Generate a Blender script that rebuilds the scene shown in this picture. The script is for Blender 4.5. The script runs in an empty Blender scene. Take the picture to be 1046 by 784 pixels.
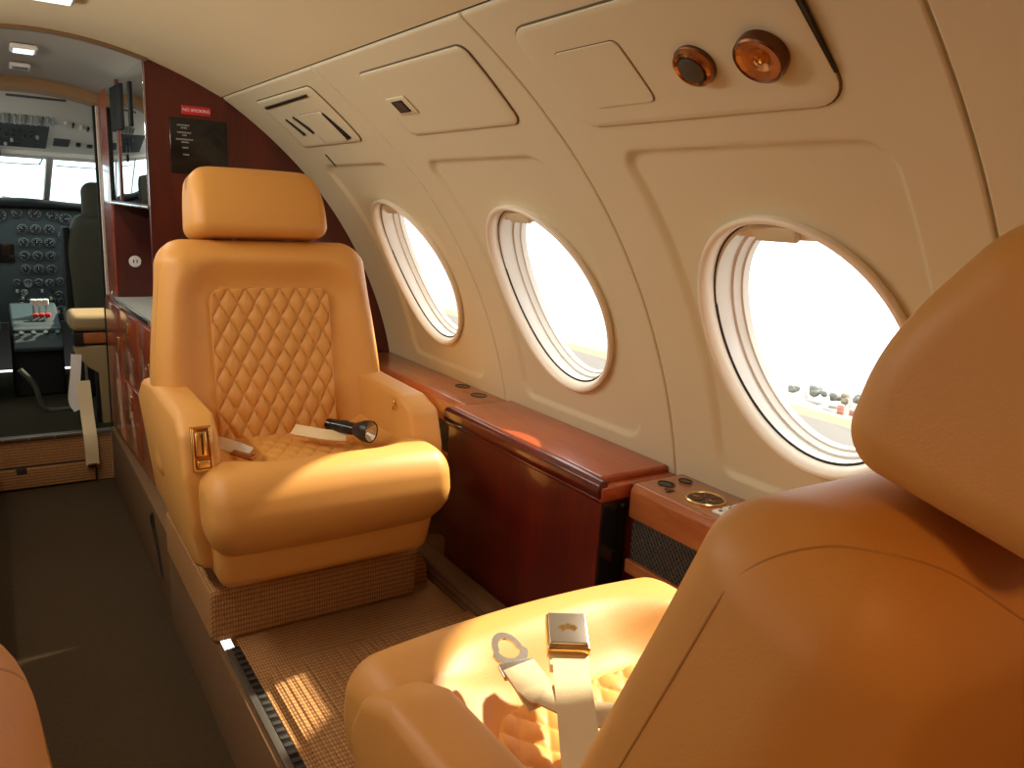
import bpy, bmesh, math, random
import numpy as np
from mathutils import Vector, Matrix
random.seed(7)
C = bpy.context.scene.collection
PI = math.pi

# ------------------------------------------------------------------ materials
def _nodes(name):
    m = bpy.data.materials.new(name); m.use_nodes = True
    nt = m.node_tree
    return m, nt, nt.nodes['Principled BSDF'], nt.nodes, nt.links

def mat(name, col, rough=.5, metal=0., coat=0., coatr=.05, spec=.5, bump=0., bscale=200., var=0., vscale=6., sheen=0.,
        emit=None, estr=0., tint2=None, trans=0.):
    m, nt, b, N, L = _nodes(name)
    b.inputs['Base Color'].default_value = (*col, 1)
    b.inputs['Roughness'].default_value = rough
    b.inputs['Metallic'].default_value = metal
    b.inputs['Coat Weight'].default_value = coat
    b.inputs['Coat Roughness'].default_value = coatr
    b.inputs['Specular IOR Level'].default_value = spec
    b.inputs['Sheen Weight'].default_value = sheen
    b.inputs['Subsurface Weight'].default_value = 0
    if emit:
        b.inputs['Emission Color'].default_value = (*emit, 1); b.inputs['Emission Strength'].default_value = estr
    tc = N.new('ShaderNodeTexCoord')
    if var:
        n = N.new('ShaderNodeTexNoise'); n.inputs['Scale'].default_value = vscale; n.inputs['Detail'].default_value = 5
        L.new(tc.outputs['Object'], n.inputs['Vector'])
        mx = N.new('ShaderNodeMix'); mx.data_type = 'RGBA'
        c2 = tint2 or tuple(max(0, c*(1-var)) for c in col)
        c1 = tuple(min(1, c*(1+var)) for c in col) if not tint2 else col
        mx.inputs[6].default_value = (*c1, 1); mx.inputs[7].default_value = (*c2, 1)
        L.new(n.outputs['Fac'], mx.inputs[0]); L.new(mx.outputs[2], b.inputs['Base Color'])
    if bump:
        n = N.new('ShaderNodeTexNoise'); n.inputs['Scale'].default_value = bscale; n.inputs['Detail'].default_value = 4
        L.new(tc.outputs['Object'], n.inputs['Vector'])
        bp = N.new('ShaderNodeBump'); bp.inputs['Strength'].default_value = bump; bp.inputs['Distance'].default_value = .002
        L.new(n.outputs['Fac'], bp.inputs['Height']); L.new(bp.outputs['Normal'], b.inputs['Normal'])
    return m

def wood(name, c1, c2, rough=.12, axis='Y', scale=7.):
    m, nt, b, N, L = _nodes(name)
    tc = N.new('ShaderNodeTexCoord'); mp = N.new('ShaderNodeMapping')
    sc = {'Y': (9, 1.2, 9), 'Z': (9, 9, 1.2), 'X': (1.2, 9, 9)}[axis]
    mp.inputs['Scale'].default_value = sc
    L.new(tc.outputs['Object'], mp.inputs['Vector'])
    n1 = N.new('ShaderNodeTexNoise'); n1.inputs['Scale'].default_value = scale; n1.inputs['Detail'].default_value = 8; n1.inputs['Distortion'].default_value = 1.2
    L.new(mp.outputs[0], n1.inputs['Vector'])
    n2 = N.new('ShaderNodeTexNoise'); n2.inputs['Scale'].default_value = 1.3; n2.inputs['Detail'].default_value = 3
    L.new(mp.outputs[0], n2.inputs['Vector'])
    ad = N.new('ShaderNodeMath'); ad.operation = 'MULTIPLY_ADD'; ad.inputs[1].default_value = .6
    L.new(n2.outputs['Fac'], ad.inputs[0]); 
    ml = N.new('ShaderNodeMath'); ml.operation = 'MULTIPLY'; ml.inputs[1].default_value = .5
    L.new(n1.outputs['Fac'], ml.inputs[0]); L.new(ml.outputs[0], ad.inputs[2])
    cr = N.new('ShaderNodeValToRGB')
    cr.color_ramp.elements[0].position = .35; cr.color_ramp.elements[0].color = (*c2, 1)
    cr.color_ramp.elements[1].position = .72; cr.color_ramp.elements[1].color = (*c1, 1)
    L.new(ad.outputs[0], cr.inputs[0]); L.new(cr.outputs[0], b.inputs['Base Color'])
    b.inputs['Roughness'].default_value = .35
    b.inputs['Coat Weight'].default_value = .8 if rough < .25 else .25; b.inputs['Coat Roughness'].default_value = rough
    return m

def carpet(name, c1, c2, sx=170., sy=90., strength=.9, dist=.004):
    """woven loops: two crossed bands of sine waves, coloured and bumped"""
    m, nt, b, N, L = _nodes(name)
    tc = N.new('ShaderNodeTexCoord')
    sp = N.new('ShaderNodeSeparateXYZ'); L.new(tc.outputs['Object'], sp.inputs[0])
    # horizontal coord = x+y, second coord = y+z so every face carries loops
    def add(a, c):
        k = N.new('ShaderNodeMath'); k.operation = 'ADD'; L.new(a, k.inputs[0]); L.new(c, k.inputs[1]); return k.outputs[0]
    def wav(src, f):
        k = N.new('ShaderNodeMath'); k.operation = 'MULTIPLY'; k.inputs[1].default_value = f; L.new(src, k.inputs[0])
        s = N.new('ShaderNodeMath'); s.operation = 'SINE'; L.new(k.outputs[0], s.inputs[0])
        a = N.new('ShaderNodeMath'); a.operation = 'ABSOLUTE'; L.new(s.outputs[0], a.inputs[0]); return a.outputs[0]
    nz = N.new('ShaderNodeTexNoise'); nz.inputs['Scale'].default_value = 90; L.new(tc.outputs['Object'], nz.inputs['Vector'])
    u = sp.outputs[0]; v = add(sp.outputs[1], sp.outputs[2])
    wu = wav(u, sx); wv = wav(v, sy)
    mu = N.new('ShaderNodeMath'); mu.operation = 'MULTIPLY'; L.new(wu, mu.inputs[0]); L.new(wv, mu.inputs[1])
    mm = N.new('ShaderNodeMath'); mm.operation = 'MULTIPLY_ADD'; mm.inputs[1].default_value = .5
    L.new(nz.outputs['Fac'], mm.inputs[0]); L.new(mu.outputs[0], mm.inputs[2])
    cr = N.new('ShaderNodeValToRGB')
    cr.color_ramp.elements[0].position = .25; cr.color_ramp.elements[0].color = (*c2, 1)
    cr.color_ramp.elements[1].position = .95; cr.color_ramp.elements[1].color = (*c1, 1)
    L.new(mm.outputs[0], cr.inputs[0]); L.new(cr.outputs[0], b.inputs['Base Color'])
    bp = N.new('ShaderNodeBump'); bp.inputs['Strength'].default_value = strength; bp.inputs['Distance'].default_value = dist
    L.new(mm.outputs[0], bp.inputs['Height']); L.new(bp.outputs['Normal'], b.inputs['Normal'])
    b.inputs['Roughness'].default_value = .95; b.inputs['Specular IOR Level'].default_value = .1
    return m

def glassmat(name, tint=(1, 1, 1), gloss=.03):
    m = bpy.data.materials.new(name); m.use_nodes = True
    nt = m.node_tree; nt.nodes.clear()
    o = nt.nodes.new('ShaderNodeOutputMaterial'); mx = nt.nodes.new('ShaderNodeMixShader')
    t = nt.nodes.new('ShaderNodeBsdfTransparent'); t.inputs[0].default_value = (*tint, 1)
    g = nt.nodes.new('ShaderNodeBsdfGlossy'); g.inputs['Roughness'].default_value = .02
    mx.inputs[0].default_value = gloss
    nt.links.new(t.outputs[0], mx.inputs[1]); nt.links.new(g.outputs[0], mx.inputs[2])
    nt.links.new(mx.outputs[0], o.inputs[0])
    return m

M = dict(
 leather=mat('tan_leather', (.68, .328, .074), .5, bump=.12, bscale=420, var=.05, vscale=9),
 leather_d=mat('tan_leather_piping', (.46, .235, .06), .5),
 stitch=mat('cream_stitch', (.75, .55, .28), .7),
 wall=mat('cream_wall_vinyl', (.67, .615, .42), .45, bump=.05, bscale=350, var=.02),
 ceil=mat('cream_headliner', (.66, .57, .355), .7, bump=.06, bscale=260, var=.03),
 ceil2=mat('pale_grey_headliner', (.42, .42, .38), .7, bump=.05, bscale=260),
 bezel=mat('ivory_plastic', (.86, .80, .66), .3),
 liner=mat('white_window_liner', (.74, .71, .64), .22),
 gapd=mat('dark_gap', (.03, .022, .015), .8),
 black=mat('black_plastic', (.012, .012, .012), .35),
 blackgloss=mat('black_gloss', (.01, .01, .01), .12),
 mahog=wood('dark_mahogany', (.15, .010, .005), (.06, .004, .003), .08, 'Z'),
 mahogd=wood('bulkhead_mahogany', (.11, .012, .005), (.045, .005, .003), .3, 'Z'),
 cherry=wood('cherry_veneer', (.46, .085, .020), (.26, .035, .010), .07, 'Y'),
 cherry2=wood('ledge_cherry_veneer', (.50, .17, .05), (.28, .07, .02), .1, 'Y'),
 carpet=carpet('tan_loop_carpet', (.52, .27, .105), (.25, .115, .042), 520, 260, .6, .003),
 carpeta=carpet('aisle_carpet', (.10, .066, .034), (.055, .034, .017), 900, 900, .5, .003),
 carpets=carpet('plain_tan_carpet', (.26, .145, .07), (.15, .08, .036), 900, 900, .4, .003),
 gold=mat('polished_gold', (.85, .60, .25), .16, 1.),
 bronze=mat('bronze', (.42, .17, .06), .22, 1.),
 silver=mat('brushed_silver', (.72, .70, .66), .25, 1.),
 chrome=mat('chrome', (.85, .84, .82), .08, 1.),
 alu=mat('aluminium_rail', (.26, .24, .20), .5, 1.),
 mirror=mat('mirror_glass', (.80, .82, .80), .02, 1.),
 webbing=mat('cream_webbing', (.78, .62, .36), .7, bump=.3, bscale=500),
 grille=mat('grille_mesh', (.10, .085, .07), .5, .6),
 grilled=mat('grille_back', (.02, .015, .012), .8),
 white=mat('white_plastic', (.80, .78, .72), .35),
 red=mat('red_sign', (.55, .02, .03), .35),
 redlever=mat('red_lever', (.55, .03, .02), .4),
 textw=mat('sign_lettering', (.85, .82, .80), .5),
 textg=mat('placard_lettering', (.30, .30, .29), .5),
 lens=mat('lamp_lens', (.85, .87, .85), .08, .6),
 cockpit=mat('cockpit_grey', (.050, .066, .066), .7, spec=.25, bump=.1, bscale=60),
 cockpitd=mat('cockpit_black', (.008, .009, .008), .8, spec=.2),
 overhead=mat('overhead_ivory', (.66, .67, .60), .5),
 gauge=mat('gauge_face', (.02, .026, .028), .25),
 gaugering=mat('gauge_ring', (.12, .15, .15), .4, .5),
 gaugemark=mat('gauge_marks', (.32, .38, .38), .5),
 fabric=mat('olive_seat_fabric', (.040, .043, .026), .8, bump=.2, bscale=200),
 jump=mat('jump_seat_vinyl', (.34, .25, .12), .5),
 lamp=mat('ceiling_lamp_diffuser', (.9, .95, .95), .4, emit=(.9, 1., 1.), estr=1.3),
 screw=mat('screw', (.5, .48, .42), .3, 1.),
 trimb=mat('bronze_trim', (.16, .085, .03), .5),
 header=mat('tan_header', (.36, .22, .09), .6),
 copper=mat('copper_reflector', (.60, .26, .09), .38, .7),
 seamb=mat('brown_seam', (.11, .07, .032), .8),
 fillw=mat('warm_fill_diffuser', (.9, .7, .4), .4, emit=(1, .6, .25), estr=1.5),  # glow for the added aft fill fixture
 lamps=mat('strip_fill_diffuser', (.9, .85, .7), .4, emit=(1, .9, .75), estr=1.5),  # glow for the added left fill strip
 bronzed=mat('dark_bronze', (.16, .07, .035), .3, 1.),
 pale=mat('exterior_pale_apron', (.19, .175, .15), .9, var=.1, vscale=.2),
 cockpitf=mat('cockpit_floor_carpet', (.030, .026, .014), .95, spec=.1, bump=.3, bscale=300),
 tarmac=mat('exterior_tarmac', (.085, .080, .074), .9, var=.1, vscale=.2),
 strip=mat('exterior_dry_grass', (.185, .14, .07), .9, var=.1, vscale=.3),
 leaf=mat('exterior_foliage', (.20, .215, .19), .9, var=.3, vscale=1.),
 leafb=mat('exterior_dry_foliage', (.27, .235, .17), .9, var=.2, vscale=1.),
 planew=mat('aircraft_white', (.55, .55, .55), .4),
 planer=mat('aircraft_red', (.50, .20, .15), .4),
 skin=mat('outer_shell', (.10, .09, .08), .8),
)
G_CABIN = glassmat('clear_cabin_pane', (.99, .99, .98))
G_COCK = glassmat('tinted_windshield', (.86, .97, 1.0))

# ------------------------------------------------------------------ mesh helpers
def link(o, parent=None):
    C.objects.link(o)
    if parent is not None: o.parent = parent
    return o

def mesh(name, V, F, m, parent=None, smooth=True, ang=40, world=True):
    me = bpy.data.meshes.new(name)
    V = [tuple(map(float, v)) for v in V]
    if parent is not None and world:
        off = Vector((0, 0, 0)); p = parent
        while p is not None: off += p.location; p = p.parent
        V = [tuple(Vector(v)-off) for v in V]
    me.from_pydata(V, [], F); me.validate(); me.update()
    bm = bmesh.new(); bm.from_mesh(me)
    bmesh.ops.recalc_face_normals(bm, faces=bm.faces); bm.to_mesh(me); bm.free()
    if smooth:
        me.polygons.foreach_set('use_smooth', [True]*len(me.polygons))
        me.set_sharp_from_angle(angle=math.radians(ang))
    me.materials.append(m)
    o = bpy.data.objects.new(name, me)
    return link(o, parent)

def thing(name, label, cat, loc=(0, 0, 0), rotz=0., group=None):
    o = bpy.data.objects.new(name, None); o.empty_display_size = .05
    o.location = loc; o.rotation_euler = (0, 0, rotz)
    tag(o, label, cat, group)
    return link(o)

def tag(o, label, cat, group=None):
    o['label'] = label; o['category'] = cat
    if group: o['group'] = group
    return o

def struct(o):
    o['kind'] = 'structure'; return o

def join(*parts):
    V = []; F = []
    for v, f in parts:
        k = len(V); V += list(v); F += [tuple(i+k for i in q) for q in f]
    return V, F

def xf(vf, Mx):
    return [tuple(Mx @ Vector(v)) for v in vf[0]], vf[1]

def frame(o, x, y, z):
    """matrix with the given origin and axis columns"""
    x, y, z = Vector(x), Vector(y), Vector(z)
    return Matrix(((x.x, y.x, z.x, o[0]), (x.y, y.y, z.y, o[1]), (x.z, y.z, z.z, o[2]), (0, 0, 0, 1)))

def rbox(c, s, r=.005, n=(1, 1, 1), K=3, f=None):
    """rounded box, centre c, size s; f deforms each vertex"""
    hs = [q/2 for q in s]; r = min(r, *[h*.999 for h in hs])
    ax = []
    for h, k in zip(hs, n):
        a = h-r
        up = [a + r*math.tan(i*PI/4/K) for i in range(1, K+1)]
        mid = [(-a + 2*a*i/k) for i in range(k+1)]
        ax.append([-q for q in reversed(up)] + mid + up)
    nx, ny, nz = [len(a) for a in ax]
    idx = {}; V = []; F = []
    def vid(i, j, k):
        q = (i, j, k)
        if q in idx: return idx[q]
        p = (ax[0][i], ax[1][j], ax[2][k])
        cl = [max(-(h-r), min(h-r, t)) for t, h in zip(p, hs)]
        d = Vector([a-b for a, b in zip(p, cl)])
        if d.length > 1e-9: d = d.normalized()*r
        v = Vector(cl)+d
        v = (v.x+c[0], v.y+c[1], v.z+c[2])
        if f: v = f(*v)
        idx[q] = len(V); V.append(tuple(v)); return idx[q]
    for i in range(nx-1):
        for j in range(ny-1):
            F.append((vid(i, j, 0), vid(i, j+1, 0), vid(i+1, j+1, 0), vid(i+1, j, 0)))
            F.append((vid(i, j, nz-1), vid(i+1, j, nz-1), vid(i+1, j+1, nz-1), vid(i, j+1, nz-1)))
    for i in range(nx-1):
        for k in range(nz-1):
            F.append((vid(i, 0, k), vid(i+1, 0, k), vid(i+1, 0, k+1), vid(i, 0, k+1)))
            F.append((vid(i, ny-1, k), vid(i, ny-1, k+1), vid(i+1, ny-1, k+1), vid(i+1, ny-1, k)))
    for j in range(ny-1):
        for k in range(nz-1):
            F.append((vid(0, j, k), vid(0, j, k+1), vid(0, j+1, k+1), vid(0, j+1, k)))
            F.append((vid(nx-1, j, k), vid(nx-1, j+1, k), vid(nx-1, j+1, k+1), vid(nx-1, j, k+1)))
    return V, F

def bb(x0, x1, y0, y1, z0, z1, r=.003, n=(1, 1, 1), K=2, f=None):
    return rbox(((x0+x1)/2, (y0+y1)/2, (z0+z1)/2), (x1-x0, y1-y0, z1-z0), r, n, K, f)

def loft(loops, closed=True, cap0=False, cap1=False):
    V = []; F = []; n = len(loops[0])
    for l in loops: V += [tuple(p) for p in l]
    for a in range(len(loops)-1):
        for i in range(n if closed else n-1):
            j = (i+1) % n
            F.append((a*n+i, a*n+j, (a+1)*n+j, (a+1)*n+i))
    if cap0: F.append(tuple(reversed(range(n))))
    if cap1: F.append(tuple(range((len(loops)-1)*n, len(loops)*n)))
    return V, F

def lathe(prof, seg=32, Mx=None, cap=True, cap1=None):
    """profile of (radius, height) about local z"""
    loops = [[(r*math.cos(2*PI*i/seg), r*math.sin(2*PI*i/seg), h) for i in range(seg)] for r, h in prof]
    vf = loft(loops, True, cap, cap if cap1 is None else cap1)
    return xf(vf, Mx) if Mx is not None else vf

def tube(pts, r, seg=8):
    pts = [Vector(p) for p in pts]; loops = []; up = Vector((0, 0, 1))
    prev = None
    for i, p in enumerate(pts):
        t = (pts[min(i+1, len(pts)-1)]-pts[max(i-1, 0)]).normalized()
        a = prev - t*prev.dot(t) if prev is not None else (up.cross(t) if abs(t.dot(up)) < .95 else Vector((1, 0, 0)).cross(t))
        a.normalize(); prev = a; b = t.cross(a)
        loops.append([p+(a*math.cos(2*PI*k/seg)+b*math.sin(2*PI*k/seg))*r for k in range(seg)])
    return loft(loops, True, True, True)

def ribbon(pts, wdir, w, th=.0015):
    """flat webbing along pts; wdir one vector or one per point"""
    pts = [Vector(p) for p in pts]; loops = []
    for i, p in enumerate(pts):
        t = (pts[min(i+1, len(pts)-1)]-pts[max(i-1, 0)]).normalized()
        wd = Vector(wdir[i] if isinstance(wdir[0], (tuple, list)) else wdir)
        wd = (wd - t*wd.dot(t)).normalized(); nn = wd.cross(t).normalized()
        loops.append([p-wd*w/2-nn*th/2, p+wd*w/2-nn*th/2, p+wd*w/2+nn*th/2, p-wd*w/2+nn*th/2])
    return loft(loops, True, True, True)

def smoothpath(pts, n=8):
    """Catmull-Rom"""
    P = [Vector(p) for p in pts]; P = [P[0]*2-P[1]]+P+[P[-1]*2-P[-2]]; out = []
    for i in range(1, len(P)-2):
        for k in range(n):
            t = k/n
            out.append(.5*((2*P[i])+(P[i+1]-P[i-1])*t+(2*P[i-1]-5*P[i]+4*P[i+1]-P[i+2])*t*t+(3*P[i]-P[i-1]-3*P[i+1]+P[i+2])*t**3))
    out.append(P[-2]); return out

def prism(poly, a, b, Mx, bev=0., seg=3):
    """polygon in (p,q) extruded from r=a to r=b, mapped by Mx; optional bevel"""
    n = len(poly)
    V = [(p, q, a) for p, q in poly]+[(p, q, b) for p, q in poly]
    F = [tuple(reversed(range(n))), tuple(range(n, 2*n))]+[(i, (i+1) % n, n+(i+1) % n, n+i) for i in range(n)]
    if bev:
        me = bpy.data.meshes.new('t'); me.from_pydata(V, [], F)
        bm = bmesh.new(); bm.from_mesh(me); bmesh.ops.recalc_face_normals(bm, faces=bm.faces)
        bmesh.ops.bevel(bm, geom=list(bm.edges), offset=bev, segments=seg, affect='EDGES', profile=.5, clamp_overlap=True)
        bm.verts.index_update()
        V = [tuple(v.co) for v in bm.verts]; F = [tuple(v.index for v in f.verts) for f in bm.faces]
        bm.free(); bpy.data.meshes.remove(me)
    return xf((V, F), Mx)

def sst(a, b, x):
    t = max(0., min(1., (x-a)/(b-a))); return t*t*(3-2*t)

def sdrr(x, y, x0, x1, y0, y1, r):
    """signed distance to a rounded rectangle"""
    qx = abs(x-(x0+x1)/2)-(x1-x0)/2+r; qy = abs(y-(y0+y1)/2)-(y1-y0)/2+r
    return math.hypot(max(qx, 0), max(qy, 0))+min(max(qx, qy), 0)-r

def text(name, body, size, Mx, m, parent, ext=.0006):
    cu = bpy.data.curves.new(name, 'FONT'); cu.body = body; cu.size = size; cu.extrude = ext
    cu.align_x = 'CENTER'; cu.align_y = 'CENTER'
    t = bpy.data.objects.new('tmp', cu); C.objects.link(t)
    dg = bpy.context.evaluated_depsgraph_get(); me = bpy.data.meshes.new_from_object(t.evaluated_get(dg))
    bpy.data.objects.remove(t); me.transform(Mx)
    if parent is not None: me.transform(Matrix.Translation(-parent.location))
    me.materials.clear(); me.materials.append(m); me.name = name
    return link(bpy.data.objects.new(name, me), parent)

# ------------------------------------------------------------------ fuselage cross-section (right side)
SEC = [(1.205, .46), (1.2, .478), (1.162, .62), (1.11, .755), (1.032, .9), (.937, 1.025), (.86, 1.11), (.78, 1.185), (.70, 1.245), (.626, 1.293)]
_c = np.polyfit([p[1] for p in SEC], [p[0] for p in SEC], 4)
_z = np.linspace(.42, 1.293, 400); _x = np.polyval(_c, _z)
_s = np.concatenate([[0], np.cumsum(np.hypot(np.diff(_x), np.diff(_z)))])
S_TOP = float(_s[-1])
def s_of_z(z): return float(np.interp(z, _z, _s))
def SP(y, s, h=0., mirror=False):
    """point on the side wall: station y, arc length s, h metres into the cabin"""
    x = float(np.interp(s, _s, _x)); z = float(np.interp(s, _s, _z))
    e = .01
    dx = float(np.interp(min(s+e, S_TOP), _s, _x)-np.interp(max(s-e, 0), _s, _x)); dz = float(np.interp(min(s+e, S_TOP), _s, _z)-np.interp(max(s-e, 0), _s, _z))
    l = math.hypot(dx, dz)
    x += -dz/l*h; z += dx/l*h
    return (.30-x if mirror else x, y, z)
def SN(s):
    a = Vector(SP(0, s, 0)); b = Vector(SP(0, s, 1)); return (b-a).normalized()
def ST(s):
    n = SN(s); return Vector((n.z, 0, -n.x)) if -n.x > 0 else Vector((-n.z, 0, n.x))
SC = (s_of_z(.578)+s_of_z(1.01))/2; RS = (s_of_z(1.01)-s_of_z(.578))/2; RY = .203

def perim(y0, y1, s0, s1, st):
    P = []
    ny = max(2, int((y1-y0)/st)); ns = max(2, int((s1-s0)/st))
    P += [(y0+(y1-y0)*i/ny, s0) for i in range(ny)] + [(y1, s0+(s1-s0)*i/ns) for i in range(ns)]
    P += [(y1-(y1-y0)*i/ny, s1) for i in range(ny)] + [(y0, s1-(s1-s0)*i/ns) for i in range(ns)]
    return P

def bay(name, y0, y1, yc, panel, st=.0065, nr=84, mirror=False):
    P = perim(y0+.002, y1-.002, 0., S_TOP-.002, st)
    def h(y, s):
        d = min(y-y0, y1-y); v = 0.
        if d < .006: v -= .005*(1-d/.006)**2
        dt = S_TOP-s
        if dt < .010: v -= .006*(1-dt/.010)**2
        if panel:
            a0, a1, b0, b1 = panel
            sd = sdrr(y, s, a0, a1, b0, b1, .055)
            wdt = .013 + .030*sst(0., .05, y-(a1-.045))*sst(b1+.0, b1-.10, s)
            v -= .010*(1-sst(-wdt, 0., sd))
        return v
    loops = []
    for k in range(nr+1):
        u = k/nr; t = 1-(1-u)**1.5
        L = []
        for (y, s) in P:
            th = math.atan2((s-SC)/RS, (y-yc)/RY)
            ey = yc+(RY-.012)*math.cos(th); es = SC+(RS-.012)*math.sin(th)
            yy = ey+(y-ey)*t; ss = es+(s-es)*t
            L.append(SP(yy, ss, h(yy, ss), mirror))
        loops.append(L)
    loops.append([SP(y, s, -.022, mirror) for (y, s) in P])
    V, F = loft(loops)
    return mesh(name, V, F, M['wall'], None, ang=60)

def shell(name, y0, y1, ycs, mirror=False):
    """dark outer skin behind the panels, with the window holes left open"""
    parts = []
    for (a, b, yc) in ycs:
        P = perim(a, b, 0., S_TOP, .03)
        LL = []
        for k in range(13):
            t = k/12; L0 = []
            for (y, s) in P:
                th = math.atan2((s-SC)/RS, (y-yc)/RY)
                ey = yc+(RY-.008)*math.cos(th); es = SC+(RS-.008)*math.sin(th)
                L0.append(SP(ey+(y-ey)*t, es+(s-es)*t, -.026, mirror))
            LL.append(L0)
        parts.append(loft(LL))
    V, F = join(*parts)
    return mesh(name, V, F, M['skin'], None, smooth=False)

def eloop(yc, dy, ds, h, n=96, mirror=False):
    return [SP(yc+(RY-dy)*math.cos(2*PI*i/n), SC+(RS-ds)*math.sin(2*PI*i/n), h, mirror) for i in range(n)]

def window(k, yc, mirror=False, closed=False):
    w = bpy.data.objects.new('window_%d' % k, None); w.location = SP(yc, SC, 0, mirror); link(w); struct(w)
    E = lambda d, h: eloop(yc, d, d, h, mirror=mirror)
    V, F = loft([E(.004, -.012), E(-.002, .002), E(0, .0055), E(.005, .0065), E(.010, .003), E(.015, -.006), E(.0175, -.016), E(.0165, -.024)])
    mesh('bezel', V, F, M['bezel'], w, ang=60)
    off = [.0045*(1-max(0., math.cos(2*PI*i/96+.60))**1.5) for i in range(96)]      # liner sits slightly off centre, baring its seal on one side
    def EL(d, h): return [SP(yc+(RY-d-off[i])*math.cos(2*PI*i/96), SC+(RS-d-off[i])*math.sin(2*PI*i/96)+.22*h, h, mirror) for i in range(96)]
    V, F = loft([E(.012, -.0165), E(.0205, -.0175), E(.0215, -.0195), E(.013, -.021)])
    mesh('seal', V, F, M['black'], w)
    V, F = loft([EL(.008, -.0175), EL(.0180, -.0180), EL(.0195, -.022), EL(.0225, -.050), EL(.0275, -.051), EL(.032, -.064), EL(.036, -.065), EL(.038, -.078), EL(.01, -.085), EL(.006, -.03)])
    mesh('liner', V, F, M['liner'], w, ang=25)
    loops = [[SP(yc+(RY-.036)*q*math.cos(2*PI*i/64), SC-.016+(RS-.036)*q*math.sin(2*PI*i/64), -.072, mirror) for i in range(64)] for q in (1, .75, .5, .25, .05)]
    mesh('pane', *loft(loops, True, False, True), G_CABIN, w)
    if closed:  # unseen shade added to keep daylight off the near seat's back
        loops = [[SP(yc+(RY-.026)*q*math.cos(2*PI*i/64), SC+(RS-.026)*q*math.sin(2*PI*i/64), -.030, mirror) for i in range(64)] for q in (1, .75, .5, .25, .05)]
        mesh('light_block_shade', *loft(loops, True, False, True), M['bezel'], w)
    if not mirror and not closed:
        # stowed shade: a curved plate across the top of the opening, with its pull tab
        ry, rs = RY-.018, RS-.018; sb = SC+rs*.845
        top = []; bot = []; n = 24; a0 = math.asin(.845)
        ring = [(yc+ry*math.cos(a0+(PI-2*a0)*i/n), SC+rs*math.sin(a0+(PI-2*a0)*i/n)) for i in range(n+1)]
        low = [(q[0], sb-.002*math.sin(PI*i/n)) for i, q in enumerate(ring)]
        L = [[SP(y, s, -.022) for y, s in ring], [SP(y, s, -.022) for y, s in low], [SP(y, s, -.029) for y, s in low], [SP(y, s, -.029) for y, s in ring]]
        mesh('shade', *loft(L, False), M['bezel'], w)
        s1 = SC+rs*.905; Mx = frame(SP(yc+.0, s1, -.017), (0, 1, 0), ST(s1), SN(s1))
        V, F = xf(rbox((0, 0, 0), (.088, .030, .014), .006, (6, 1, 1), 3, lambda x, y, z: (x*(1-.12*sst(-.015, .015, -y)), y, z)), Mx)
        mesh('shade_pull', V, F, M['wall'], w)
    return w

ST_R = [(-1.60, -.915, -1.26), (-.915, -.23, -.573), (-.23, .455, .10), (.455, 1.14, .783), (1.14, 1.82, 1.478), (1.82, 2.62, 2.155)]
sb, sp = s_of_z(.505), s_of_z(1.105)
for i, (a, b, yc) in enumerate(ST_R):
    o = struct(bay('wall_right', a, b, yc, (yc-.24, yc+.245, sb, sp)))
    struct(window(i+1, yc, closed=(i < 3)))
struct(shell('wall_right', -1.6, 2.645, ST_R[:-1]+[(1.82, 2.645, 2.155)]))
for i, (a, b, yc) in enumerate(ST_R[:5]):
    struct(bay('wall_left', a, b, yc, None, .03, 14, True)); struct(window(i+7, yc, True, closed=(i < 2)))
struct(shell('wall_left', -1.6, 1.82, ST_R[:5], True))
# plain left wall forward of the left windows
ss = np.linspace(0, S_TOP, 24)
struct(mesh('wall_left', *loft([[SP(y, s, 0, True) for s in ss] for y in (1.82, 2.62)], False), M['wall']))

# ------------------------------------------------------------------ ceiling
CE = [(.626, 1.295), (.53, 1.338), (.417, 1.377), (.29, 1.405), (.15, 1.416)]
half = CE + [(.30-x, z) for x, z in reversed(CE[:-1])]
cp = smoothpath([(x, 0, z) for x, z in half], 6)
def arch(y0, y1, dz=0., th=.02, pts=cp):
    L = []
    for y in (y0, y1):
        L.append([(p[0], y, p[2]+dz) for p in pts]+[(p[0], y, p[2]+dz+th) for p in reversed(pts)])
    return loft(L, True, True, True)
struct(mesh('ceiling', *arch(-1.62, 2.62), M['ceil'], ang=30))
struct(mesh('trim_1', *arch(2.60, 2.625, -.010, .012, [p for p in cp if p[0] < .42]), M['trimb'], ang=30))      # dark gold band on the arch
# forward vestibule ceiling and second arch header
vp = [(q[0]*1.0, 0, q[2]) for q in cp]
def vest(y, drop): return [(p[0], y, p[2]-drop) for p in cp]
L = [vest(y, d)+[(p[0], y, p[2]+.02) for p in reversed(cp)] for y, d in ((2.625, .002), (3.0, .016), (3.52, .036))]
struct(mesh('ceiling', *loft(L, True, True, True), M['ceil2'], ang=30))
L = [[(p[0], y, p[2]-.036-d) for p in cp]+[(p[0], y, p[2]+.02) for p in reversed(cp)] for y, d in ((3.49, .036), (3.62, .040))]
struct(mesh('trim_2', *loft(L, True, True, True), M['header'], ang=30))
# dark reveal where the ceiling meets the side panels
struct(mesh('trim_3', *tube([(.628, -1.6, 1.2985), (.628, 2.61, 1.2985)], .004, 8), M['gapd']))

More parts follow.
